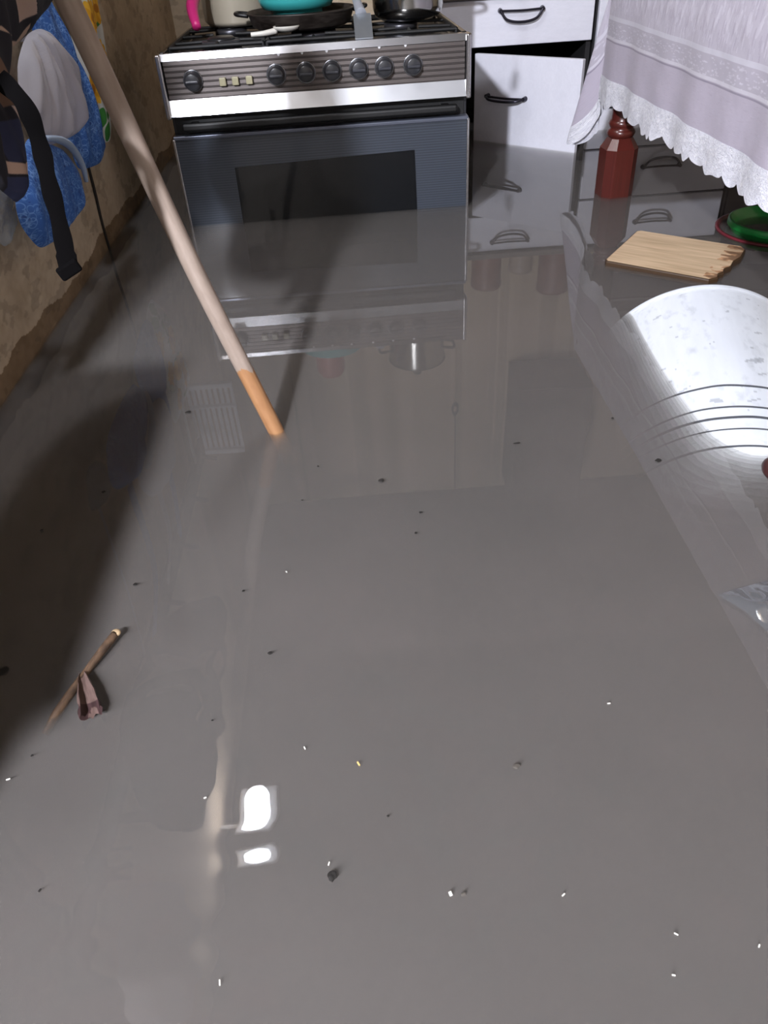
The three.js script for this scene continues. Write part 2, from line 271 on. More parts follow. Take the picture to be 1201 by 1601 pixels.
{
  const t = thing('added_sideboard', 'tall dark brown block added to darken the corner right of the white cabinets', 'added_sideboard', [1.43, 0, -3.44]);  // dark mass added so this corner and its reflection stay dark
  const m = mat(0x1a1310, 0.7);
  mesh('body', box(0, 0.62, 0.02, WL + 1.1, 0, 0.5, 0.005), m, t);
  for (const i of [0, 1]) { const d = mesh('door', box(0.006 + i * 0.307, 0.307 + i * 0.307, 0.05, WL + 1.08, 0.501, 0.517, 0.003), m, t); mesh('knob', new THREE.SphereGeometry(0.009, 12, 8).translate(i ? 0.335 : 0.28, WL + 0.4, 0.525), handleM, d); }
}
{
  const t = thing('wall_cupboard', 'dark brown cupboard on the back wall over the worktop', 'cupboard', [0.74, WL + 1.2, -3.48]);
  mesh('body', box(0, 0.36, 0, 0.7, 0, 0.3, 0.004), mat(0x2a211b, 0.6), t);
  for (const i of [0, 1]) { const d = mesh('door', box(0.004 + i * 0.178, 0.178 + i * 0.178, 0.004, 0.696, 0.302, 0.318, 0.003), mat(0x31261f, 0.5), t); mesh('knob', new THREE.SphereGeometry(0.008, 12, 8).translate(i ? 0.2 : 0.16, 0.1, 0.326), handleM, d); }
}
for (const [x, w, h, col, lab] of [[0.56, 0.13, 0.22, 0x7a4a3a, 'reddish brown storage tin nearest the stove on the worktop'], [0.71, 0.1, 0.16, 0x9a8878, 'pale beige storage tin in the middle of the worktop'], [0.86, 0.14, 0.26, 0x6d3c32, 'tall red brown storage tin at the far right of the worktop']]) {
  const t = thing('storage_tin', lab, 'tin', [x, WL + 0.432, -3.2]);
  mesh('tin_body', lathe([[0, 0], [w * 0.48, 0], [w * 0.5, 0.006], [w * 0.5, h], [w * 0.48, h], [0, h]], 32), mat(col, 0.5), t);
  mesh('lid', lathe([[0, h + 0.02], [w * 0.48, h + 0.018], [w * 0.52, h + 0.01], [w * 0.52, h - 0.01], [w * 0.505, h - 0.01], [w * 0.505, h], [0, h]], 32), mat(col, 0.4), t);
}
{
  const t = thing('dish_rack', 'white ribbed dish rack on the left wall, mirrored in the water', 'rack', [-0.56, WL + 0.62, -2.38]);
  const m = mat(0xdfe4f2, 0.4);
  mesh('frame', [box(-0.085, 0.085, 0, 0.02, -0.01, 0.012, 0.004), box(-0.085, 0.085, 0.09, 0.1, -0.01, 0.012, 0.004), box(-0.085, 0.085, 0.27, 0.29, -0.01, 0.012, 0.004)], m, t);
  for (let i = 0; i < 9; i++) mesh('slat', box(-0.082 + i * 0.0195, -0.071 + i * 0.0195, 0.01, 0.285, -0.006, 0.006, 0.003), m, t);
}

// ---------------------------------------------------------------- table and lace cloth
const TX = 0.69, TZ = -2.23, TT = WL + 0.5;
{
  const t = thing('dining_table', 'dining table with turned red brown legs under the white cloth', 'table', [0, 0, 0]);
  const wood = mat(0xffffff, 0.3, { map: dataTex(128, 256, (u, v) => { const n = (fbm(u * 26, v * 4) - 0.5) * 26; return [cl(76 + n * 0.7), cl(29 + n * 0.35), cl(24 + n * 0.35)]; }), clearcoat: 0.2, clearcoatRoughness: 0.15 });
  mesh('tabletop', box(TX + 0.002, 1.5, TT - 0.035, TT, TZ + 0.002, -0.55, 0.006), wood, t);
  mesh('apron', [box(TX + 0.06, 1.44, TT - 0.12, TT - 0.035, TZ + 0.06, TZ + 0.08, 0.002), box(TX + 0.04, TX + 0.06, TT - 0.12, TT - 0.035, TZ + 0.06, -0.62, 0.002)], wood, t);
  const leg = (x, z) => {
    const parts = [], b = 0.044;
    // square block with chamfered corners and a pyramid shoulder
    const ring = [[-b, -b * 0.55], [-b * 0.55, -b], [b * 0.55, -b], [b, -b * 0.55], [b, b * 0.55], [b * 0.55, b], [-b * 0.55, b], [-b, b * 0.55]];
    const lev = [[0, 0.8], [0.04, 1], [WL + 0.117, 1], [WL + 0.142, 0.66], [WL + 0.144, 0.6]];
    const P = [];
    for (let l = 0; l < lev.length - 1; l++) for (let i = 0; i < 8; i++) {
      const j = (i + 1) % 8, q = (k, m) => [ring[k][0] * lev[m][1], lev[m][0], ring[k][1] * lev[m][1]], a = q(i, l), c = q(j, l), d = q(j, l + 1), e = q(i, l + 1);
      P.push(...a, ...e, ...c, ...c, ...e, ...d);
    }
    const g = new THREE.BufferGeometry(); g.setAttribute('position', new THREE.Float32BufferAttribute(P, 3)); g.computeVertexNormals();
    const uv = []; for (let i = 0; i < P.length; i += 3) uv.push(P[i] * 8 + P[i + 2] * 8, P[i + 1] * 2); g.setAttribute('uv', new THREE.Float32BufferAttribute(uv, 2));
    parts.push(g, lathe([[0.024, WL + 0.140], [0.034, WL + 0.146], [0.037, WL + 0.154], [0.034, WL + 0.161], [0.029, WL + 0.165], [0.033, WL + 0.170], [0.035, WL + 0.176], [0.033, WL + 0.182], [0.029, WL + 0.186], [0.0285, WL + 0.200], [0.031, WL + 0.240], [0.034, WL + 0.290], [0.034, TT - 0.12]], 32), box(-0.04, 0.04, TT - 0.14, TT - 0.035, -0.04, 0.04, 0.003));
    const m = mesh('leg', parts, wood, t); m.position.set(x, 0, z); m.rotation.y = 0.1; return m;
  };
  leg(0.722, -2.14); leg(0.78, -0.66); leg(1.42, -2.14); leg(1.42, -0.66);
}
{
  // path round the table edge: along the left side to the far corner, then along the far side
  const path = [], R = 0.02, N0 = 420;
  for (let i = 0; i <= N0; i++) path.push({ x: TX, z: -0.55 + (TZ + R + 0.55) * (i / N0), nx: -1, nz: 0 });
  for (let i = 1; i <= 70; i++) { const a = (i / 70) * Math.PI / 2; path.push({ x: TX + R - R * Math.cos(a), z: TZ + R - R * Math.sin(a), nx: -Math.cos(a), nz: -Math.sin(a), c: a }); }
  for (let i = 1; i <= 60; i++) path.push({ x: TX + R + 0.75 * (i / 60), z: TZ, nx: 0, nz: -1 });
  let s = 0; path.forEach((p, i) => { if (i) { const q = path[i - 1]; s += Math.hypot(p.x - q.x, p.z - q.z) + (p.c ? 0.006 : 0); } p.s = s; });
  const cs = path[N0 + 35].s;
  const D = (p) => { const w = Math.exp(-(((p.s - cs - 0.01) / (p.s < cs + 0.01 ? 0.05 : 0.13)) ** 2)); return [0.228 * (1 + 0.6 * w), w]; };
  const pt = (p, t, extra = 0) => {
    const [d, w] = D(p), fold = Math.sin((p.s - cs) * 46 + 0.7) * 0.024 * w + Math.sin((p.s - cs) * 21 + 1) * 0.01 * (0.35 + w) + 0.003 * Math.sin(p.s * 37) * (1 - w), tt = t + extra / d;
    const out = 0.004 + Math.sin(Math.min(1, tt * 3) * Math.PI / 2) * 0.006 + tt * (0.004 + 0.05 * w * w + fold) + 0.0016 * (fbm(p.s * 16, tt * 7) - 0.5) * 2;
    return [p.x + p.nx * out, TT + 0.003 - tt * d, p.z + p.nz * out];
  };
  const strip = (rows, fn, uvf) => {
    const P = [], U = [], I = [], n = path.length;
    for (let r = 0; r <= rows; r++) path.forEach((p, i) => { const q = fn(p, r / rows); P.push(...q); U.push(...uvf(p, r / rows)); if (r && i) { const b = r * n + i; I.push(b - n - 1, b - n, b - 1, b - n, b, b - 1); } });
    const g = new THREE.BufferGeometry(); g.setAttribute('position', new THREE.Float32BufferAttribute(P, 3)); g.setAttribute('uv', new THREE.Float32BufferAttribute(U, 2)); g.setIndex(I); g.computeVertexNormals(); return g;
  };
  const fabric = canvasTex(1024, 512, (c, w, h) => {   // u repeats every 0.5 m, v: 0 (table edge, top of the canvas) to 0.232 m
    const Y = (m) => (m / 0.232) * h;
    c.fillStyle = '#bdb5c4'; c.fillRect(0, 0, w, h);
    c.fillStyle = '#c6c0cd'; c.fillRect(0, 0, w, Y(0.095));
    for (let i = 0; i < 420; i++) { const x = rr(0, w), y = rr(0, Y(0.085)); c.fillStyle = rnd() > 0.45 ? 'rgba(228,224,236,0.34)' : 'rgba(160,152,170,0.24)'; c.fillRect(x, y, rr(3, 9), rr(10, 46)); }
    for (let k = 0; k < 12; k++) { const x = (k + 0.5) * w / 12; c.fillStyle = 'rgba(230,228,238,0.34)'; c.beginPath(); c.ellipse(x, Y(0.045), 13, 40, 0.3 * (k % 2 ? 1 : -1), 0, 7); c.fill(); c.fillStyle = 'rgba(160,150,170,0.35)'; c.beginPath(); c.ellipse(x + 24, Y(0.06), 6, 30, 0, 0, 7); c.fill(); }
    c.fillStyle = 'rgba(222,221,230,0.7)'; c.fillRect(0, Y(0.094), w, Y(0.009)); 
    c.fillStyle = '#bcb6c3'; c.fillRect(0, Y(0.104), w, Y(0.04));
    for (let i = 0; i < 200; i++) { c.fillStyle = 'rgba(228,224,234,0.4)'; c.fillRect(rr(0, w), rr(Y(0.106), Y(0.138)), rr(6, 26), rr(3, 7)); }
    c.fillStyle = 'rgba(226,224,232,0.7)'; c.fillRect(0, Y(0.138), w, Y(0.006)); c.fillStyle = 'rgba(140,132,150,0.75)'; c.fillRect(0, Y(0.1455), w, Y(0.0032));
    for (let i = 0; i < 900; i++) { c.fillStyle = rnd() > 0.5 ? 'rgba(214,206,220,0.16)' : 'rgba(150,140,156,0.14)'; c.fillRect(rr(0, w), rr(Y(0.15), h), rr(4, 30), rr(1, 3)); }
    for (let x = 0; x < w; x += 4) { c.fillStyle = 'rgba(120,112,130,0.08)'; c.fillRect(x, 0, 1.5, h); }
  });
  fabric.repeat.set(2, 1);
  const t = thing('tablecloth', 'white lace tablecloth with scalloped hem draped over the dining table', 'tablecloth', [0, 0, 0]);
  const cm = mat(0xffffff, 0.9, { map: fabric, transmission: 0.22, thickness: 0, sheen: 0.3 });
  mesh('cloth', [strip(46, (p, r) => pt(p, r), (p, r) => [p.s, 1 - r]), new THREE.PlaneGeometry(0.82, TZ * -1 - 0.55, 1, 1).rotateX(-Math.PI / 2).translate(TX + 0.41, TT + 0.0035, (TZ - 0.55) / 2)], cm, t);
  const lace = canvasTex(512, 256, (c, w, h) => {
    c.fillStyle = '#dfdfe8'; c.fillRect(0, 0, w, h);
    for (let i = 0; i < 620; i++) { c.strokeStyle = rnd() > 0.4 ? 'rgba(250,250,254,0.7)' : 'rgba(186,184,198,0.35)'; c.lineWidth = rr(1, 3); c.beginPath(); c.arc(rr(0, w), rr(0, h), rr(3, 12), 0, rr(2, 6.2)); c.stroke(); }
    for (let k = 0; k < 8; k++) for (const y of [0.2, 0.5, 0.78]) { c.fillStyle = 'rgba(170,168,184,0.35)'; c.beginPath(); c.ellipse((k + (y > 0.4 ? 0.5 : 0)) * w / 8, h * y, 5, 9, 0, 0, 7); c.fill(); }
  });
  lace.repeat.set(5, 1);
  const lb = canvasTex(512, 256, (c, w, h) => { c.fillStyle = '#777'; c.fillRect(0, 0, w, h); for (let i = 0; i < 700; i++) { c.strokeStyle = rnd() > 0.45 ? 'rgba(255,255,255,0.6)' : 'rgba(0,0,0,0.5)'; c.lineWidth = rr(2, 5); c.beginPath(); c.arc(rr(0, w), rr(0, h), rr(4, 14), 0, rr(2, 6.2)); c.stroke(); } }, false);
  lb.repeat.set(5, 1);
  const hem = (p) => { const a = p.s * 105 + 5 * vn(p.s * 14, 9); return 0.036 + 0.012 * Math.sqrt(Math.abs(Math.sin(a * 0.5))) * (0.5 + vn(p.s * 30, 2)) + 0.018 * vn(p.s * 11, 4) + 0.008 * Math.abs(Math.sin(a * 0.17 + 0.4)); };
  mesh('lace_border', strip(16, (p, r) => pt(p, 1, -0.004 + r * hem(p)).map((v, k) => v + (k === 0 ? p.nx : k === 2 ? p.nz : 0) * (0.0015 + 0.004 * r * (vn(p.s * 40, r * 3) - 0.5))), (p, r) => [p.s, 1 - r]), mat(0xffffff, 0.9, { map: lace, bumpMap: lb, bumpScale: 0.0015, transmission: 0.12, thickness: 0 }), t, 'scalloped white lace border');
}

// ---------------------------------------------------------------- floating things
{
  // chopping board: afloat, worn on its right end
  const t = thing('cutting_board', 'worn pale wooden cutting board floating beside the table leg', 'cutting board', [0.71, WL - 0.006, -1.624]);
  const W = 0.212, L = 0.25, s = new THREE.Shape();
  const o = [[-0.12, -0.1], [0.1, -0.106], [0.112, -0.09], [0.108, -0.07], [0.115, -0.058], [0.112, -0.04], [0.12, -0.02], [0.118, 0.01], [0.125, 0.04], [0.122, 0.085], [0.11, 0.1], [-0.118, 0.106], [-0.125, 0.1], [-0.125, -0.092]];
  o.forEach((p, i) => i ? s.lineTo(p[0], p[1]) : s.moveTo(p[0], p[1])); s.closePath();
  const wood = dataTex(512, 256, (u, v) => { const g = fbm(u * 3, v * 26), k = (vn(u * 5, v * 60) - 0.5) * 16, e = Math.max(0, u - 0.84) / 0.16, st = e > 0 ? 1 - 0.4 * Math.max(0, Math.min(1, (fbm(u * 9, v * 17) + 0.3 * e - 0.6) * 5)) : 1, b = (g - 0.5) * 44 + k; return [cl((200 + b) * st), cl((174 + b) * st * (st < 1 ? 0.88 : 1)), cl((142 + b) * st * (st < 1 ? 0.8 : 1))]; });
  wood.repeat.set(1 / L, 1 / W); wood.offset.set(0.5, 0.5);
  const g = new THREE.ExtrudeGeometry(s, { depth: 0.014, bevelEnabled: true, bevelSize: 0.003, bevelThickness: 0.003, bevelSegments: 2 }).rotateX(-Math.PI / 2);
  const m = mesh('plank', g, [mat(0xffffff, 0.55, { map: wood }), mat(0x3d2a17, 0.5)], t); m.rotation.set(0.03, -0.655, 0.015); m.position.y = 0.0;
  t.children[0].name = 'board';
}
{
  const t = thing('basin', 'dark red basin half sunk under the table, holding the green bowl', 'basin', [1.003, WL - 0.072, -1.77]);
  mesh('basin_wall', lathe([[0, 0], [0.1, 0], [0.112, 0.006], [0.134, 0.06], [0.142, 0.071], [0.147, 0.07], [0.147, 0.075], [0.14, 0.076], [0.13, 0.064], [0.108, 0.01], [0, 0.005]], 56), mat(0x6e2630, 0.4), t).scale.set(0.92, 1, 0.92);
  const b = thing('bowl', 'bright green plastic bowl sitting inside the dark red basin', 'bowl', [1.003, WL - 0.072 + 0.0055, -1.77]);
  mesh('bowl_wall', lathe([[0, 0], [0.07, 0], [0.08, 0.005], [0.11, 0.066], [0.118, 0.078], [0.122, 0.08], [0.121, 0.092], [0.115, 0.094], [0.104, 0.07], [0.076, 0.01], [0, 0.005]], 56), mat(0x1f9a45, 0.35, { clearcoat: 0.3 }), b).scale.set(0.9, 0.95, 0.9);
}
{
  // big aluminium pot lying on its side, its bottom end sinking towards the camera
  const t = thing('aluminium_pot', 'large dented aluminium pot lying on its side half sunk in water', 'pot', [0.669, WL - 0.142, -1.35]);
  const q = new THREE.Quaternion().setFromUnitVectors(new THREE.Vector3(0, 1, 0), new THREE.Vector3(-0.226, -0.113, 0.969).normalize());
  const prof = [[0.19, 0.005], [0.196, 0.0], [0.201, -0.002], [0.204, 0.003], [0.202, 0.008], [0.2005, 0.02], [0.2, 0.15], [0.2, 0.3], [0.2, 0.44], [0.197, 0.485], [0.188, 0.515], [0.165, 0.54], [0.12, 0.555], [0.07, 0.562], [0, 0.564]];
  const scratches = dataTex(512, 512, (u, v) => { const n = (fbm(u * 18, v * 18) - 0.5) * 16, m = -30 * Math.max(0, fbm(u * 30 + 3, v * 90) - 0.6) * 2.5, sc = vn(u * 9 + v * 60, v * 190 - u * 20) > 0.93 ? -40 : 0; return [228, 233, 240].map((b) => cl(b + n + m + sc)); });
  scratches.repeat.set(3, 1);
  const body = lathe(prof, 128);
  { const p = body.attributes.position; for (let i = 0; i < p.count; i++) { const x = p.getX(i), y = p.getY(i), z = p.getZ(i), r = Math.hypot(x, z); if (r > 0.05) { const a = Math.atan2(z, x), k = 1 + 0.007 * (vn(a * 3 + 20, y * 14) - 0.5); p.setX(i, x * k); p.setZ(i, z * k); } } body.computeVertexNormals(); }
  const b = mesh('pot_body', body, mat(0xffffff, 0.45, { map: scratches, metalness: 0.15 }), t); b.quaternion.copy(q);
  const dirt = mat(0x3b3d42, 0.8);
  const at = (a) => { for (let i = 1; i < prof.length; i++) if (prof[i][1] >= a && i > 5) { const [r0, a0] = prof[i - 1], [r1, a1] = prof[i]; return r0 + (r1 - r0) * (a - a0) / (a1 - a0); } return 0; };
  for (const [a, w] of [[0.319, 0.0019], [0.374, 0.0017], [0.401, 0.0024], [0.428, 0.0014], [0.466, 0.0018]]) {
    const pts = []; for (let i = 0; i < 90; i++) { const th = (i / 90) * 6.2832; pts.push([Math.cos(th) * (at(a) + 0.0004), a + 0.0022 * (vn(i * 0.35, a * 90) - 0.5), Math.sin(th) * (at(a) + 0.0004)]); }
    mesh('groove', tube(pts, w, 260, 6, true), dirt, b, 'dark dirt filled groove ring');
  }
}
{
  const g = new THREE.SphereGeometry(0.03, 24, 16).scale(1.1, 0.5, 0.9); const p = g.attributes.position;
  for (let i = 0; i < p.count; i++) { const k = 1 + 0.25 * (vn(p.getX(i) * 60 + 9, p.getZ(i) * 60) - 0.5); p.setXYZ(i, p.getX(i) * k, p.getY(i) * k, p.getZ(i) * k); } g.computeVertexNormals();
  const t = mesh('plastic_lump', g, mat(0x3a1c1c, 0.4)); t.position.set(0.567, WL + 0.003, -0.815); tag(t, 'dark maroon rounded lump floating in front of the aluminium pot', 'floating object');
}
{
  // crumpled clear bag at the right border
  const g = new THREE.PlaneGeometry(0.16, 0.26, 30, 44).rotateX(-Math.PI / 2), p = g.attributes.position;
  for (let i = 0; i < p.count; i++) { const x = p.getX(i), z = p.getZ(i), e = Math.max(0, 1 - Math.max(Math.abs(x) / 0.08, Math.abs(z) / 0.13)); p.setY(i, 0.002 + Math.min(1, e * 3) * (0.004 + 0.016 * Math.abs(vn(x * 55 + z * 30 + 40, z * 34 + 7) - 0.5) + 0.006 * vn(x * 120, z * 90))); p.setX(i, x * (0.8 + 0.3 * vn(z * 22, 3)) ); }
  g.computeVertexNormals();
  const t = mesh('plastic_bag', g, mat(0xeef2f6, 0.06, { transmission: 0.96, thickness: 0, ior: 1.5 })); t.position.set(0.492, WL + 0.001, -0.485); t.rotation.y = 0.25;
  tag(t, 'crumpled clear plastic bag glinting at the right border of the water', 'plastic bag');
}
{
  // broken brown twig with a torn husk
  const t = thing('twig', 'short broken brown twig with a torn curled husk floating', 'twig', [-0.325, WL, -0.54]);
  const bark = mat(0xffffff, 0.7, { map: dataTex(64, 128, (u, v) => { const n = (fbm(u * 8, v * 22) - 0.5) * 70; return [cl(86 + n), cl(66 + n * 0.8), cl(50 + n * 0.6)]; }) });
  mesh('stem', taper([[0.017, 0.006, -0.058], [0.009, 0.006, -0.038], [-0.004, 0.003, -0.008], [-0.014, 0.001, 0.017], [-0.024, -0.004, 0.04], [-0.034, -0.012, 0.058]], [0.0056, 0.0054, 0.0048, 0.0055, 0.0065, 0.004], 40, 10, 0.8), bark, t);
  mesh('stem_end', new THREE.SphereGeometry(0.0056, 12, 8).scale(1, 0.7, 0.9).translate(0.018, 0.007, -0.06), mat(0xb39a78, 0.7), t, 'pale cut end');
  const P = [], I = [], n = 16, m = 10, U = [];
  for (let j = 0; j <= m; j++) for (let i = 0; i <= n; i++) {
    const v = j / m, a = -2.1 + 4.2 * (i / n), r = (0.003 + 0.0125 * Math.pow(v, 0.9) - 0.004 * v * v) * (1 + 0.35 * (vn(i * 0.7, j * 0.6) - 0.5)), ragged = j > m - 2 ? 0.012 * (vn(i * 0.9, 3) - 0.5) : 0;
    const lx = r * Math.sin(a), ly = 0.006 - r * 0.5 * Math.cos(a), lz = v * 0.056 + ragged;
    P.push(-0.006 + lx * 0.95 + lz * 0.42, ly + 0.002, -0.004 - lx * 0.3 + lz * 0.98); U.push(i / n, v);
    if (i && j) { const b = j * (n + 1) + i; I.push(b - n - 2, b - 1, b - n - 1, b - n - 1, b - 1, b); }
  }
  const g = new THREE.BufferGeometry(); g.setAttribute('position', new THREE.Float32BufferAttribute(P, 3)); g.setAttribute('uv', new THREE.Float32BufferAttribute(U, 2)); g.setIndex(I); g.computeVertexNormals();
  mesh('husk', g, mat(0xffffff, 0.6, { map: dataTex(64, 64, (u, v) => { const n = (fbm(u * 14, v * 4) - 0.5) * 60; return [cl(98 - 40 * (v > 0.7 && fbm(u * 4, v * 3) > 0.4) + n * 0.8), cl(78 - 40 * (v > 0.7 && fbm(u * 4, v * 3) > 0.4) + n * 0.7), cl(72 - 34 * (v > 0.7 && fbm(u * 4, v * 3) > 0.4) + n * 0.7)]; }) }), t, 'torn pinkish brown husk');
}
{
  // specks
  const geos = [0, 1, 2].map((k) => { const g = new THREE.IcosahedronGeometry(1, 2), p = g.attributes.position; for (let i = 0; i < p.count; i++) { const s = 1 + 0.7 * (vn(p.getX(i) * 2 + 31 * k, p.getZ(i) * 2 + p.getY(i)) - 0.5); p.setXYZ(i, p.getX(i) * s, p.getY(i) * s * 0.5, p.getZ(i) * s); } g.computeVertexNormals(); return g; });
  const dm = mat(0x17130f, 0.8), gm = mat(0x4c4741, 0.8);
  const put = (x, z, r, m, label, cat, group, sx = 1, rot = 0, name = 'dirt_speck', k = 0) => { const o = mesh(name, geos[k], m); o.position.set(x, WL + 0.0012, z); o.scale.set(r * sx, r * 0.6, r); o.rotation.y = rot; tag(o, label, cat, group); };
  put(0.010, -0.865, 0.0042, dm, 'round black speck floating in the middle, below the pole reflection', 'speck');
  put(-0.060, -0.305, 0.0042, dm, 'round black speck just right of the bright lamp reflection', 'speck', undefined, 1, 0, 'dirt_speck', 1);
  put(0.408, -0.863, 0.0042, dm, 'black speck floating to the left of the aluminium pot', 'speck', undefined, 1, 1, 'dirt_speck', 2);
  put(0.218, -0.934, 0.0018, dm, 'thin dark splinter lying level, left of the aluminium pot', 'splinter', undefined, 3.2, 0.1, 'splinter');
  put(-0.302, -1.1, 0.003, dm, 'dark speck inside the striped rack reflection, left of the pole', 'speck', undefined, 1.7, 0.4);
  put(-0.425, -0.561, 0.0055, dm, 'large black crumb at the left border above the twig', 'speck', undefined, 1.3, 0.3);
  const D = [[-0.392, -0.888], [-0.457, -0.808], [-0.081, -0.912], [-0.102, -0.832], [0.059, -0.785], [0.049, -0.743], [-0.129, -0.557], [-0.304, -0.685], [-0.168, -0.659], [-0.182, -0.473], [-0.357, -0.448], [-0.308, -0.313], [-0.01, -0.355], [0.378, -0.983]];
  const DL = ['dark speck alone in the shaded water left of the rack reflection', 'faint dark speck nearest the left border in the deep shade', 'tiny dark speck just below and right of the pole foot', 'tiny dark dot straight under the pole foot, in its reflection', 'tiny dark speck below the round black one, upper of a pair', 'tiny dark speck below the round black one, lower of a pair',
    'small dark speck on open water well above the lamp reflection', 'small dark speck right above the twig in the shaded water', 'tiny dark speck beside the pole reflection, level with the one over the twig', 'tiny dark dot left of and above the lamp reflection', 'tiny dark dot directly below the twig', 'tiny dark dot at the lower left, farthest down on that side', 'tiny dark dot right of the lamp reflection, under the orange flake', 'tiny dark speck by the tablecloth reflection, left of the pot'];
  D.forEach(([x, z], i) => put(x, z, [0.0026, 0.0022, 0.0016, 0.0014, 0.002, 0.0018, 0.0024, 0.0024, 0.0017, 0.0012, 0.0014, 0.0014, 0.0012, 0.002][i], dm, DL[i], 'speck', 'tiny dark specks on the water', 1.1, i, 'dirt_speck', i % 3));
  put(0.113, -0.394, 0.0024, gm, 'faint grey speck alone on the open water right of centre', 'speck', undefined, 1.6, 0.2, 'dirt_speck', 1);
  put(0.0475, -0.282, 0.0019, gm, 'faint grey speck right beside the square white flake', 'speck', undefined, 1.2, 0.5, 'dirt_speck', 2);
  const wm = mat(0xe9e6dc, 0.4), om = mat(0xd6b06a, 0.5);
  const flake = (x, z, w, l, rot, m, label, group) => { const o = mesh('flake', box(-w / 2, w / 2, -0.0004, 0.0006, -l / 2, l / 2, 0.0003), m); o.position.set(x, WL + 0.0012, z); o.rotation.set(0.12, rot, 0.1); tag(o, label, 'flake', group); };
  flake(0.037, -0.283, 0.0026, 0.0036, 0.3, wm, 'square white flake floating below the middle of the water');
  flake(-0.035, -0.41, 0.0016, 0.0046, 0.5, om, 'orange yellow flake floating right of and above the lamp reflection');
  flake(-0.146, -0.231, 0.0011, 0.0042, 0.15, wm, 'thin white sliver near the bottom border, left of the middle');
  flake(-0.372, -0.423, 0.004, 0.0013, 0.2, wm, 'thin white sliver at the left border below the twig');
  const FL = ['tiny white sliver left of the orange flake, above the lamp reflection', 'tiny white sliver farthest from the camera, in mid water', 'tiny white sliver at the lower right, upper of two close together', 'tiny white sliver at the lower right, lower of two close together', 'tiny white sliver alone on the right, level with the twig', 'tiny white sliver left of the lamp reflection', 'tiny white sliver right of the square white flake', 'tiny white sliver nearest the right border at the bottom', 'tiny white sliver touching the round black speck under the lamp reflection'];
  [[-0.087, -0.432], [-0.117, -0.687], [0.207, -0.239], [0.195, -0.211], [0.218, -0.456], [-0.178, -0.387], [0.128, -0.275], [0.266, -0.226], [-0.063, -0.316]].forEach(([x, z], i) => flake(x, z, 0.0011, i % 2 ? 0.0026 : 0.0032, 0.4 + i * 0.3, wm, FL[i], 'tiny white slivers on the water'));
}
{
  // leaning pole: dry and pale above, wet and tan at the foot
  const t = thing('wooden_pole', 'pale wooden pole slanting up to the left before the hanging bags, foot wet and tan', 'pole', [-0.151, WL, -1.025]);
  const wood = dataTex(64, 512, (u, v) => { const n = (fbm(u * 10, v * 40) - 0.5) * 26 + (vn(u * 30, v * 12) - 0.5) * 14, wet = v < 0.352 + 0.02 * (vn(u * 6, 2) - 0.5); return wet ? [cl(158 + n), cl(114 + n), cl(76 + n * 0.8)] : [cl(152 + n), cl(136 + n), cl(124 + n)]; });
  mesh('shaft', taper([[0.07, -0.25, 0.005], [0, 0, 0], [-0.076, 0.25, -0.02], [-0.156, 0.575, -0.022], [-0.187, 0.7, -0.022]], [0.0125, 0.0125, 0.0132, 0.0142, 0.0148], 120, 20), mat(0xffffff, 0.65, { map: wood }), t);
}

// ---------------------------------------------------------------- clothes and bags on the left wall
// a cloth body hanging in a plane of constant x: rounded outline of [z, y], front bulging to +x
function soft(out, x, thick, uv, fold = () => 0, N = 120, K = 16, back = 0.35) {
  const c = new THREE.CatmullRomCurve3(out.map((p) => new THREE.Vector3(p[0], p[1], 0)), true, 'catmullrom', 0.4).getSpacedPoints(N).slice(0, N);
  let cz = 0, cy = 0; c.forEach((p) => { cz += p.x / N; cy += p.y / N; });
  const P = [], U = [], I = [];
  for (const side of [1, -1]) {
    const b = P.length / 3;
    for (let k = 0; k <= K; k++) for (let i = 0; i < N; i++) {
      const r = k / K, z = cz + (c[i].x - cz) * r, y = cy + (c[i].y - cy) * r, e = Math.sqrt(Math.max(0, 1 - r ** 3)), d = side > 0 ? thick * e + fold(z, y) * Math.min(1, (1 - r) * 5) : -thick * back * e;
      P.push(x + d, y + WL, z); U.push(...uv(z, y));
      if (k) { const j = (i + 1) % N, a0 = b + (k - 1) * N + i, a1 = b + (k - 1) * N + j, b0 = b + k * N + i, b1 = b + k * N + j; side > 0 ? I.push(a0, b0, a1, a1, b0, b1) : I.push(a0, a1, b0, a1, b1, b0); }
    }
  }
  const g = new THREE.BufferGeometry(); g.setAttribute('position', new THREE.Float32BufferAttribute(P, 3)); g.setAttribute('uv', new THREE.Float32BufferAttribute(U, 2)); g.setIndex(I); g.computeVertexNormals(); return g;
}
const metric = (z, y) => [z, y];
const floral = (a, b) => canvasTex(512, 512, (c, w, h) => {
  c.fillStyle = a; c.fillRect(0, 0, w, h);
  for (let i = 0; i < 420; i++) { const x = rr(0, w), y = rr(0, h); c.strokeStyle = `rgba(${b},${rr(0.25, 0.7)})`; c.lineWidth = rr(2, 6); c.beginPath(); c.arc(x, y, rr(8, 26), rr(0, 6), rr(6, 9)); c.stroke(); }
  for (let i = 0; i < 160; i++) { c.fillStyle = rnd() > 0.5 ? `rgba(${b},0.55)` : 'rgba(24,52,120,0.6)'; c.beginPath(); c.ellipse(rr(0, w), rr(0, h), rr(4, 13), rr(3, 8), rr(0, 3), 0, 7); c.fill(); }
});
const folds = (f, a, ph = 0) => (z, y) => a * Math.sin(z * f + y * f * 0.35 + ph) + a * 0.5 * Math.sin(z * f * 2.3 - y * 9 + ph * 2);
const strapUp = (z, y0, x, w, m, parent, y1 = 0.86) => mesh('hanging_loop', taper([[x, WL + y0, z], [x - 0.006, WL + (y0 + y1) / 2, z], [-0.625, WL + y1, z]], [w, w, w], 10, 8, 0.25), m, parent);
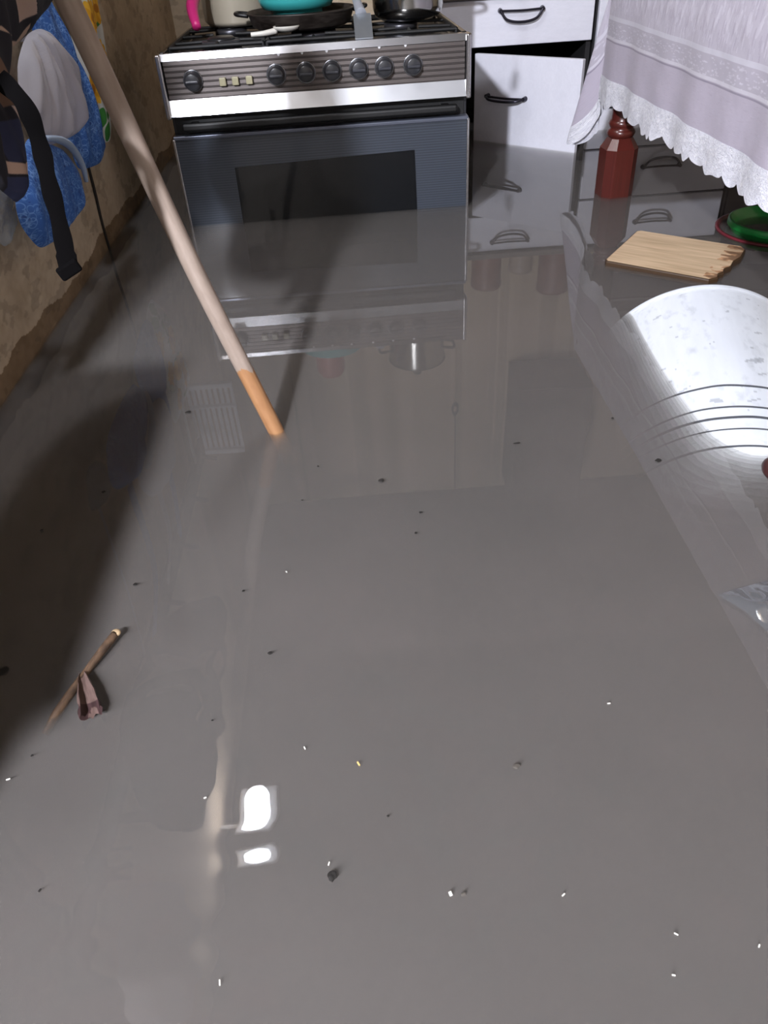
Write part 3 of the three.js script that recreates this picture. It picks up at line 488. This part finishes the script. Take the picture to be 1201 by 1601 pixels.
{
  const t = thing('wall_rail', 'wooden peg rail along the left wall above the hanging clothes', 'rail', [-0.64, WL + 0.84, -1.4]);
  mesh('board', box(0, 0.018, 0, 0.07, -1.0, 0.95, 0.004), mat(0x4a3a2c, 0.7), t);
  for (let i = 0; i < 8; i++) mesh('peg', new THREE.CylinderGeometry(0.007, 0.009, 0.07, 10).rotateZ(-1.3).translate(0.04, 0.035, -0.9 + i * 0.25), mat(0x3a2c20, 0.7), t);
}
{
  const blue = floral('#2f5ea8', '126,166,222');
  blue.repeat.set(6, 6);
  const bm = mat(0xffffff, 0.75, { map: blue });
  const t = thing('cloth_bag', 'long blue patterned cloth bag hanging behind the pole', 'bag');
  mesh('bag_body', soft([[-1.889, 0.56], [-1.93, 0.482], [-1.993, 0.413], [-2.021, 0.338], [-2.024, 0.256], [-2.021, 0.22], [-1.958, 0.206], [-1.808, 0.23], [-1.79, 0.269], [-1.785, 0.313], [-1.77, 0.375], [-1.76, 0.445], [-1.78, 0.54]], -0.6, 0.022, metric, folds(60, 0.006)), bm, t);
  strapUp(-1.84, 0.54, -0.6, 0.02, bm, t);
  const u = thing('cloth_bag', 'rounded blue patterned cloth bag with pale rim behind the black strap', 'bag');
  mesh('bag_body', soft([[-1.476, 0.358], [-1.532, 0.339], [-1.59, 0.316], [-1.631, 0.271], [-1.641, 0.241], [-1.616, 0.207], [-1.52, 0.195], [-1.412, 0.197], [-1.348, 0.21], [-1.309, 0.255], [-1.31, 0.286], [-1.335, 0.31], [-1.393, 0.34], [-1.442, 0.36]], -0.556, 0.026, metric, folds(50, 0.005, 1)), bm, u);
  mesh('rim', taper([[-0.534, WL + 0.356, -1.48], [-0.532, WL + 0.342, -1.535], [-0.532, WL + 0.316, -1.592], [-0.534, WL + 0.272, -1.632], [-0.538, WL + 0.242, -1.64]], [0.008, 0.011, 0.009, 0.006, 0.004], 30, 8, 0.6), mat(0x9fb0c6, 0.5), u, 'pale piped rim');
  strapUp(-1.4, 0.35, -0.556, 0.018, bm, u);
}
{
  const t = thing('plastic_carrier', 'translucent white plastic carrier bag hanging against the blue cloth bag', 'bag');
  const m = mat(0xdcdbe4, 0.35, { transmission: 0.45, thickness: 0, clearcoat: 0.6, clearcoatRoughness: 0.2 });
  mesh('bag_body', soft([[-1.694, 0.5], [-1.765, 0.462], [-1.813, 0.423], [-1.812, 0.37], [-1.782, 0.339], [-1.709, 0.319], [-1.634, 0.322], [-1.558, 0.33], [-1.5, 0.34], [-1.46, 0.392], [-1.48, 0.43], [-1.52, 0.47], [-1.6, 0.5]], -0.556, 0.028, metric, (z, y) => { const a = Math.atan2(z + 1.62, 0.58 - y); return 0.007 * Math.sin(a * 13 + 0.6) + 0.004 * Math.sin(a * 29 + y * 20) + 0.005 * (vn(z * 26, y * 26) - 0.5); }, 160, 24), m, t);
  strapUp(-1.62, 0.49, -0.572, 0.016, m, t);
  const u = thing('plastic_carrier', 'small clear plastic bag hanging low at the left border', 'bag');
  mesh('bag_body', soft([[-1.34, 0.33], [-1.377, 0.296], [-1.363, 0.252], [-1.305, 0.23], [-1.277, 0.248], [-1.25, 0.3]], -0.59, 0.018, metric, (z, y) => 0.006 * (vn(z * 80, y * 80) - 0.5)), mat(0xe8ecf0, 0.12, { transmission: 0.85, thickness: 0 }), u);
  strapUp(-1.31, 0.32, -0.6, 0.006, m, u);
}
{
  // yellow flowered towel: z -2.37 .. -2.06, y 0.2 .. 0.6
  const map = canvasTex(256, 384, (c, w, h) => {
    const Z = (z) => ((z + 2.4) / 0.36) * w, Y = (y) => (1 - (y - 0.2) / 0.42) * h;
    c.fillStyle = '#d6dad8'; c.fillRect(0, 0, w, h);
    for (let i = 0; i < 26; i++) { c.fillStyle = ['#3f7d3a', '#5c9650', '#b9c9b6'][i % 3]; c.beginPath(); c.ellipse(rr(0, w), rr(0, h), rr(8, 22), rr(5, 10), rr(0, 3), 0, 7); c.fill(); }
    for (const [z, y, r] of [[-2.23, 0.475, 34], [-2.31, 0.49, 28], [-2.25, 0.39, 36], [-2.11, 0.34, 32], [-2.14, 0.45, 30], [-2.3, 0.55, 30], [-2.17, 0.56, 30]]) {
      for (let k = 0; k < 12; k++) { c.fillStyle = k % 2 ? '#e0a41e' : '#f0bb35'; c.beginPath(); c.ellipse(Z(z) + Math.cos(k * 0.52) * r * 0.6, Y(y) + Math.sin(k * 0.52) * r * 0.6, r * 0.5, r * 0.28, k * 0.52, 0, 7); c.fill(); }
      c.fillStyle = '#b87816'; c.beginPath(); c.arc(Z(z), Y(y), r * 0.32, 0, 7); c.fill();
    }
    for (const [z, y] of [[-2.12, 0.275], [-2.19, 0.31], [-2.14, 0.24]]) { c.fillStyle = '#3c8a3c'; c.beginPath(); c.ellipse(Z(z), Y(y), 22, 15, 0.8, 0, 7); c.fill(); }
  });
  const t = thing('hanging_towel', 'white towel printed with yellow flowers hanging behind the pole', 'towel');
  mesh('towel_cloth', soft([[-2.08, 0.6], [-2.37, 0.6], [-2.345, 0.478], [-2.33, 0.423], [-2.3, 0.34], [-2.25, 0.288], [-2.172, 0.222], [-2.126, 0.218], [-2.06, 0.24], [-2.06, 0.33], [-2.06, 0.45]], -0.618, 0.01, (z, y) => [(z + 2.4) / 0.36, (y - 0.2) / 0.42], folds(55, 0.004, 2)), mat(0xffffff, 0.85, { map }), t);
  strapUp(-2.22, 0.58, -0.618, 0.012, mat(0xd6dad8, 0.8), t);
}
{
  // camouflage bag, its lower sleeve and the black strap
  const camo = canvasTex(512, 512, (c, w, h) => {      // z -1.166..-0.671, y 0.396..0.855
    const Z = (z) => ((z + 1.166) / 0.495) * w, Y = (y) => (1 - (y - 0.396) / 0.459) * h, poly = (col, pts) => { c.fillStyle = col; c.beginPath(); pts.forEach((p, i) => i ? c.lineTo(Z(p[0]), Y(p[1])) : c.moveTo(Z(p[0]), Y(p[1]))); c.closePath(); c.fill(); };
    c.fillStyle = '#17161f'; c.fillRect(0, 0, w, h);
    for (let i = 0; i < 26; i++) { c.fillStyle = ['#3d2a20', '#23263a', '#77604c', '#10121c', '#2c3024'][i % 5]; c.beginPath(); c.ellipse(rr(0, w), rr(0, h * 0.6), rr(14, 44), rr(8, 24), rr(0, 3), 0, 7); c.fill(); }
    poly('#b49c90', [[-1.017, 0.608], [-0.968, 0.608], [-0.968, 0.562], [-1.017, 0.566]]);
    poly('#b09684', [[-0.873, 0.567], [-0.892, 0.566], [-0.950, 0.531], [-1.000, 0.546], [-1.003, 0.559], [-0.968, 0.546], [-0.926, 0.552]]);
    poly('#6a5040', [[-0.827, 0.559], [-0.855, 0.555], [-0.894, 0.523], [-0.892, 0.502], [-0.848, 0.502]]);
    poly('#262b48', [[-0.812, 0.495], [-0.876, 0.488], [-0.883, 0.446], [-0.827, 0.456]]);
    poly('#c0aaa0', [[-0.858, 0.502], [-0.873, 0.499], [-0.892, 0.456], [-0.887, 0.446], [-0.873, 0.467]]);
    poly('#b89c8e', [[-0.820, 0.460], [-0.848, 0.449], [-0.883, 0.449], [-0.880, 0.433], [-0.848, 0.439], [-0.816, 0.449]]);
    poly('#2a3050', [[-0.812, 0.447], [-0.848, 0.437], [-0.876, 0.428], [-0.848, 0.410], [-0.812, 0.425]]);
  });
  const cm = mat(0xffffff, 0.9, { map: camo }), uv = (z, y) => [(z / 1.06 + 1.166) / 0.495, ((y - 0.628) / 1.06 + 0.232) / 0.459], uvPocket = (z, y) => [(z + 1.166) / 0.495, (y - 0.396) / 0.459];
  const t = thing('camouflage_bag', 'dark camouflage patterned bag hanging at the upper left border', 'bag');
  mesh('bag_body', soft([[-0.74, 0.68], [-0.85, 0.72], [-0.97, 0.69], [-1.06, 0.66], [-1.2, 0.65], [-1.29, 0.618], [-1.25, 0.575], [-1.185, 0.555], [-1.12, 0.545], [-1.06, 0.535], [-1.0, 0.528], [-0.955, 0.513], [-0.935, 0.488], [-0.9, 0.482], [-0.79, 0.498]], -0.392, 0.038, uv, folds(48, 0.004), 120, 16, 3.6), cm, t);
  mesh('side_pocket', soft([[-0.777, 0.552], [-0.876, 0.531], [-0.888, 0.473], [-0.884, 0.449], [-0.875, 0.428], [-0.839, 0.416], [-0.819, 0.428], [-0.805, 0.439], [-0.791, 0.458], [-0.756, 0.488]], -0.352, 0.016, uvPocket, folds(98, 0.004)), cm, t);
  mesh('hanging_loop', taper([[-0.4, WL + 0.69, -0.85], [-0.44, WL + 0.8, -0.87], [-0.62, WL + 0.88, -0.9]], [0.012, 0.01, 0.01], 16, 8, 0.25), mat(0x17161f, 0.9), t);
  const s = thing('belt_strap', 'long black strap with a flared end hanging from the camouflage bag', 'strap');
  const sm = mat(0x050405, 0.95, { specularIntensity: 0.2 }), P = [[-0.33, 0.53, -0.838], [-0.313, 0.506, -0.836], [-0.312, 0.469, -0.842], [-0.312, 0.437, -0.835], [-0.312, 0.397, -0.829], [-0.312, 0.352, -0.815]].map((p) => [p[0], p[1] + WL, p[2]]);
  const c = new THREE.CatmullRomCurve3(P.map(V)), L = [];
  const gP = [], gI = [], n = 60;
  for (let i = 0; i <= n; i++) { const p = c.getPoint(i / n), d = c.getTangent(i / n), w = 0.0086 + 0.0008 * Math.sin(i * 0.5) + (i > 56 ? 0.002 : 0), a = new THREE.Vector3().crossVectors(d, new THREE.Vector3(0.5, 0, 0.86)).normalize(), b = new THREE.Vector3().crossVectors(a, d).normalize(); for (const [sx, sw] of [[0.002, 1], [-0.002, 1], [-0.002, -1], [0.002, -1]]) gP.push(p.x + b.x * sx + a.x * w * sw, p.y + b.y * sx + a.y * w * sw, p.z + b.z * sx + a.z * w * sw); if (i) for (let k = 0; k < 4; k++) { const q = (i - 1) * 4 + k, r = (i - 1) * 4 + (k + 1) % 4; gI.push(q, r, q + 4, r, r + 4, q + 4); } }
  const g = new THREE.BufferGeometry(); g.setAttribute('position', new THREE.Float32BufferAttribute(gP, 3)); g.setIndex(gI); g.computeVertexNormals();
  mesh('webbing', g, sm, s);
  mesh('end_tab', box(-0.013, 0.012, -0.008, 0.007, -0.004, 0.004, 0.003).rotateZ(0.35).rotateY(0.5).translate(-0.312, WL + 0.35, -0.815), sm, s);
}
{
  const t = thing('added_low_cabinet', 'dark low cabinet added just outside the left border to shade the water', 'cabinet', [-0.8, 0, -0.38]);  // unseen blocker, added to throw the shade over the water at left
  mesh('body', box(-0.3, 0.28, 0.02, WL + 0.48, -0.14, 0.4, 0.006), mat(0x1c1712, 0.7), t);
  mesh('top', box(-0.31, 0.295, WL + 0.48, WL + 0.5, -0.15, 0.42, 0.005), mat(0x251d16, 0.6), t);
  for (const x of [-0.15, 0.14]) mesh('door', box(x - 0.14, x + 0.14, 0.06, WL + 0.46, 0.401, 0.416, 0.003), mat(0x211b15, 0.6), t);
}
{
  const t = thing('added_sack', 'pale cream cloth sack added just outside the picture to shade the upper pole', 'sack');  // unseen blocker, hung here to keep the bulb off the upper pole
  mesh('sack_body', soft([[-0.46, 0.95], [-0.58, 1.02], [-0.69, 0.96], [-0.71, 0.8], [-0.66, 0.68], [-0.57, 0.645], [-0.47, 0.7]], -0.465, 0.065, metric, folds(40, 0.006)), mat(0xb9b3b0, 0.85), t);
}
{
  const t = tag(mesh('thin_cord', tube([[-0.636, WL + 0.5, -1.99], [-0.637, WL + 0.192, -1.986], [-0.636, WL + 0.137, -1.98], [-0.637, WL + 0.07, -1.972], [-0.637, WL - 0.03, -1.972]], 0.0035, 40, 6), mat(0x1d1814, 0.8)), 'thin dark cord running down the brown wall into the water', 'cord');
}
renderer.render(scene, camera);
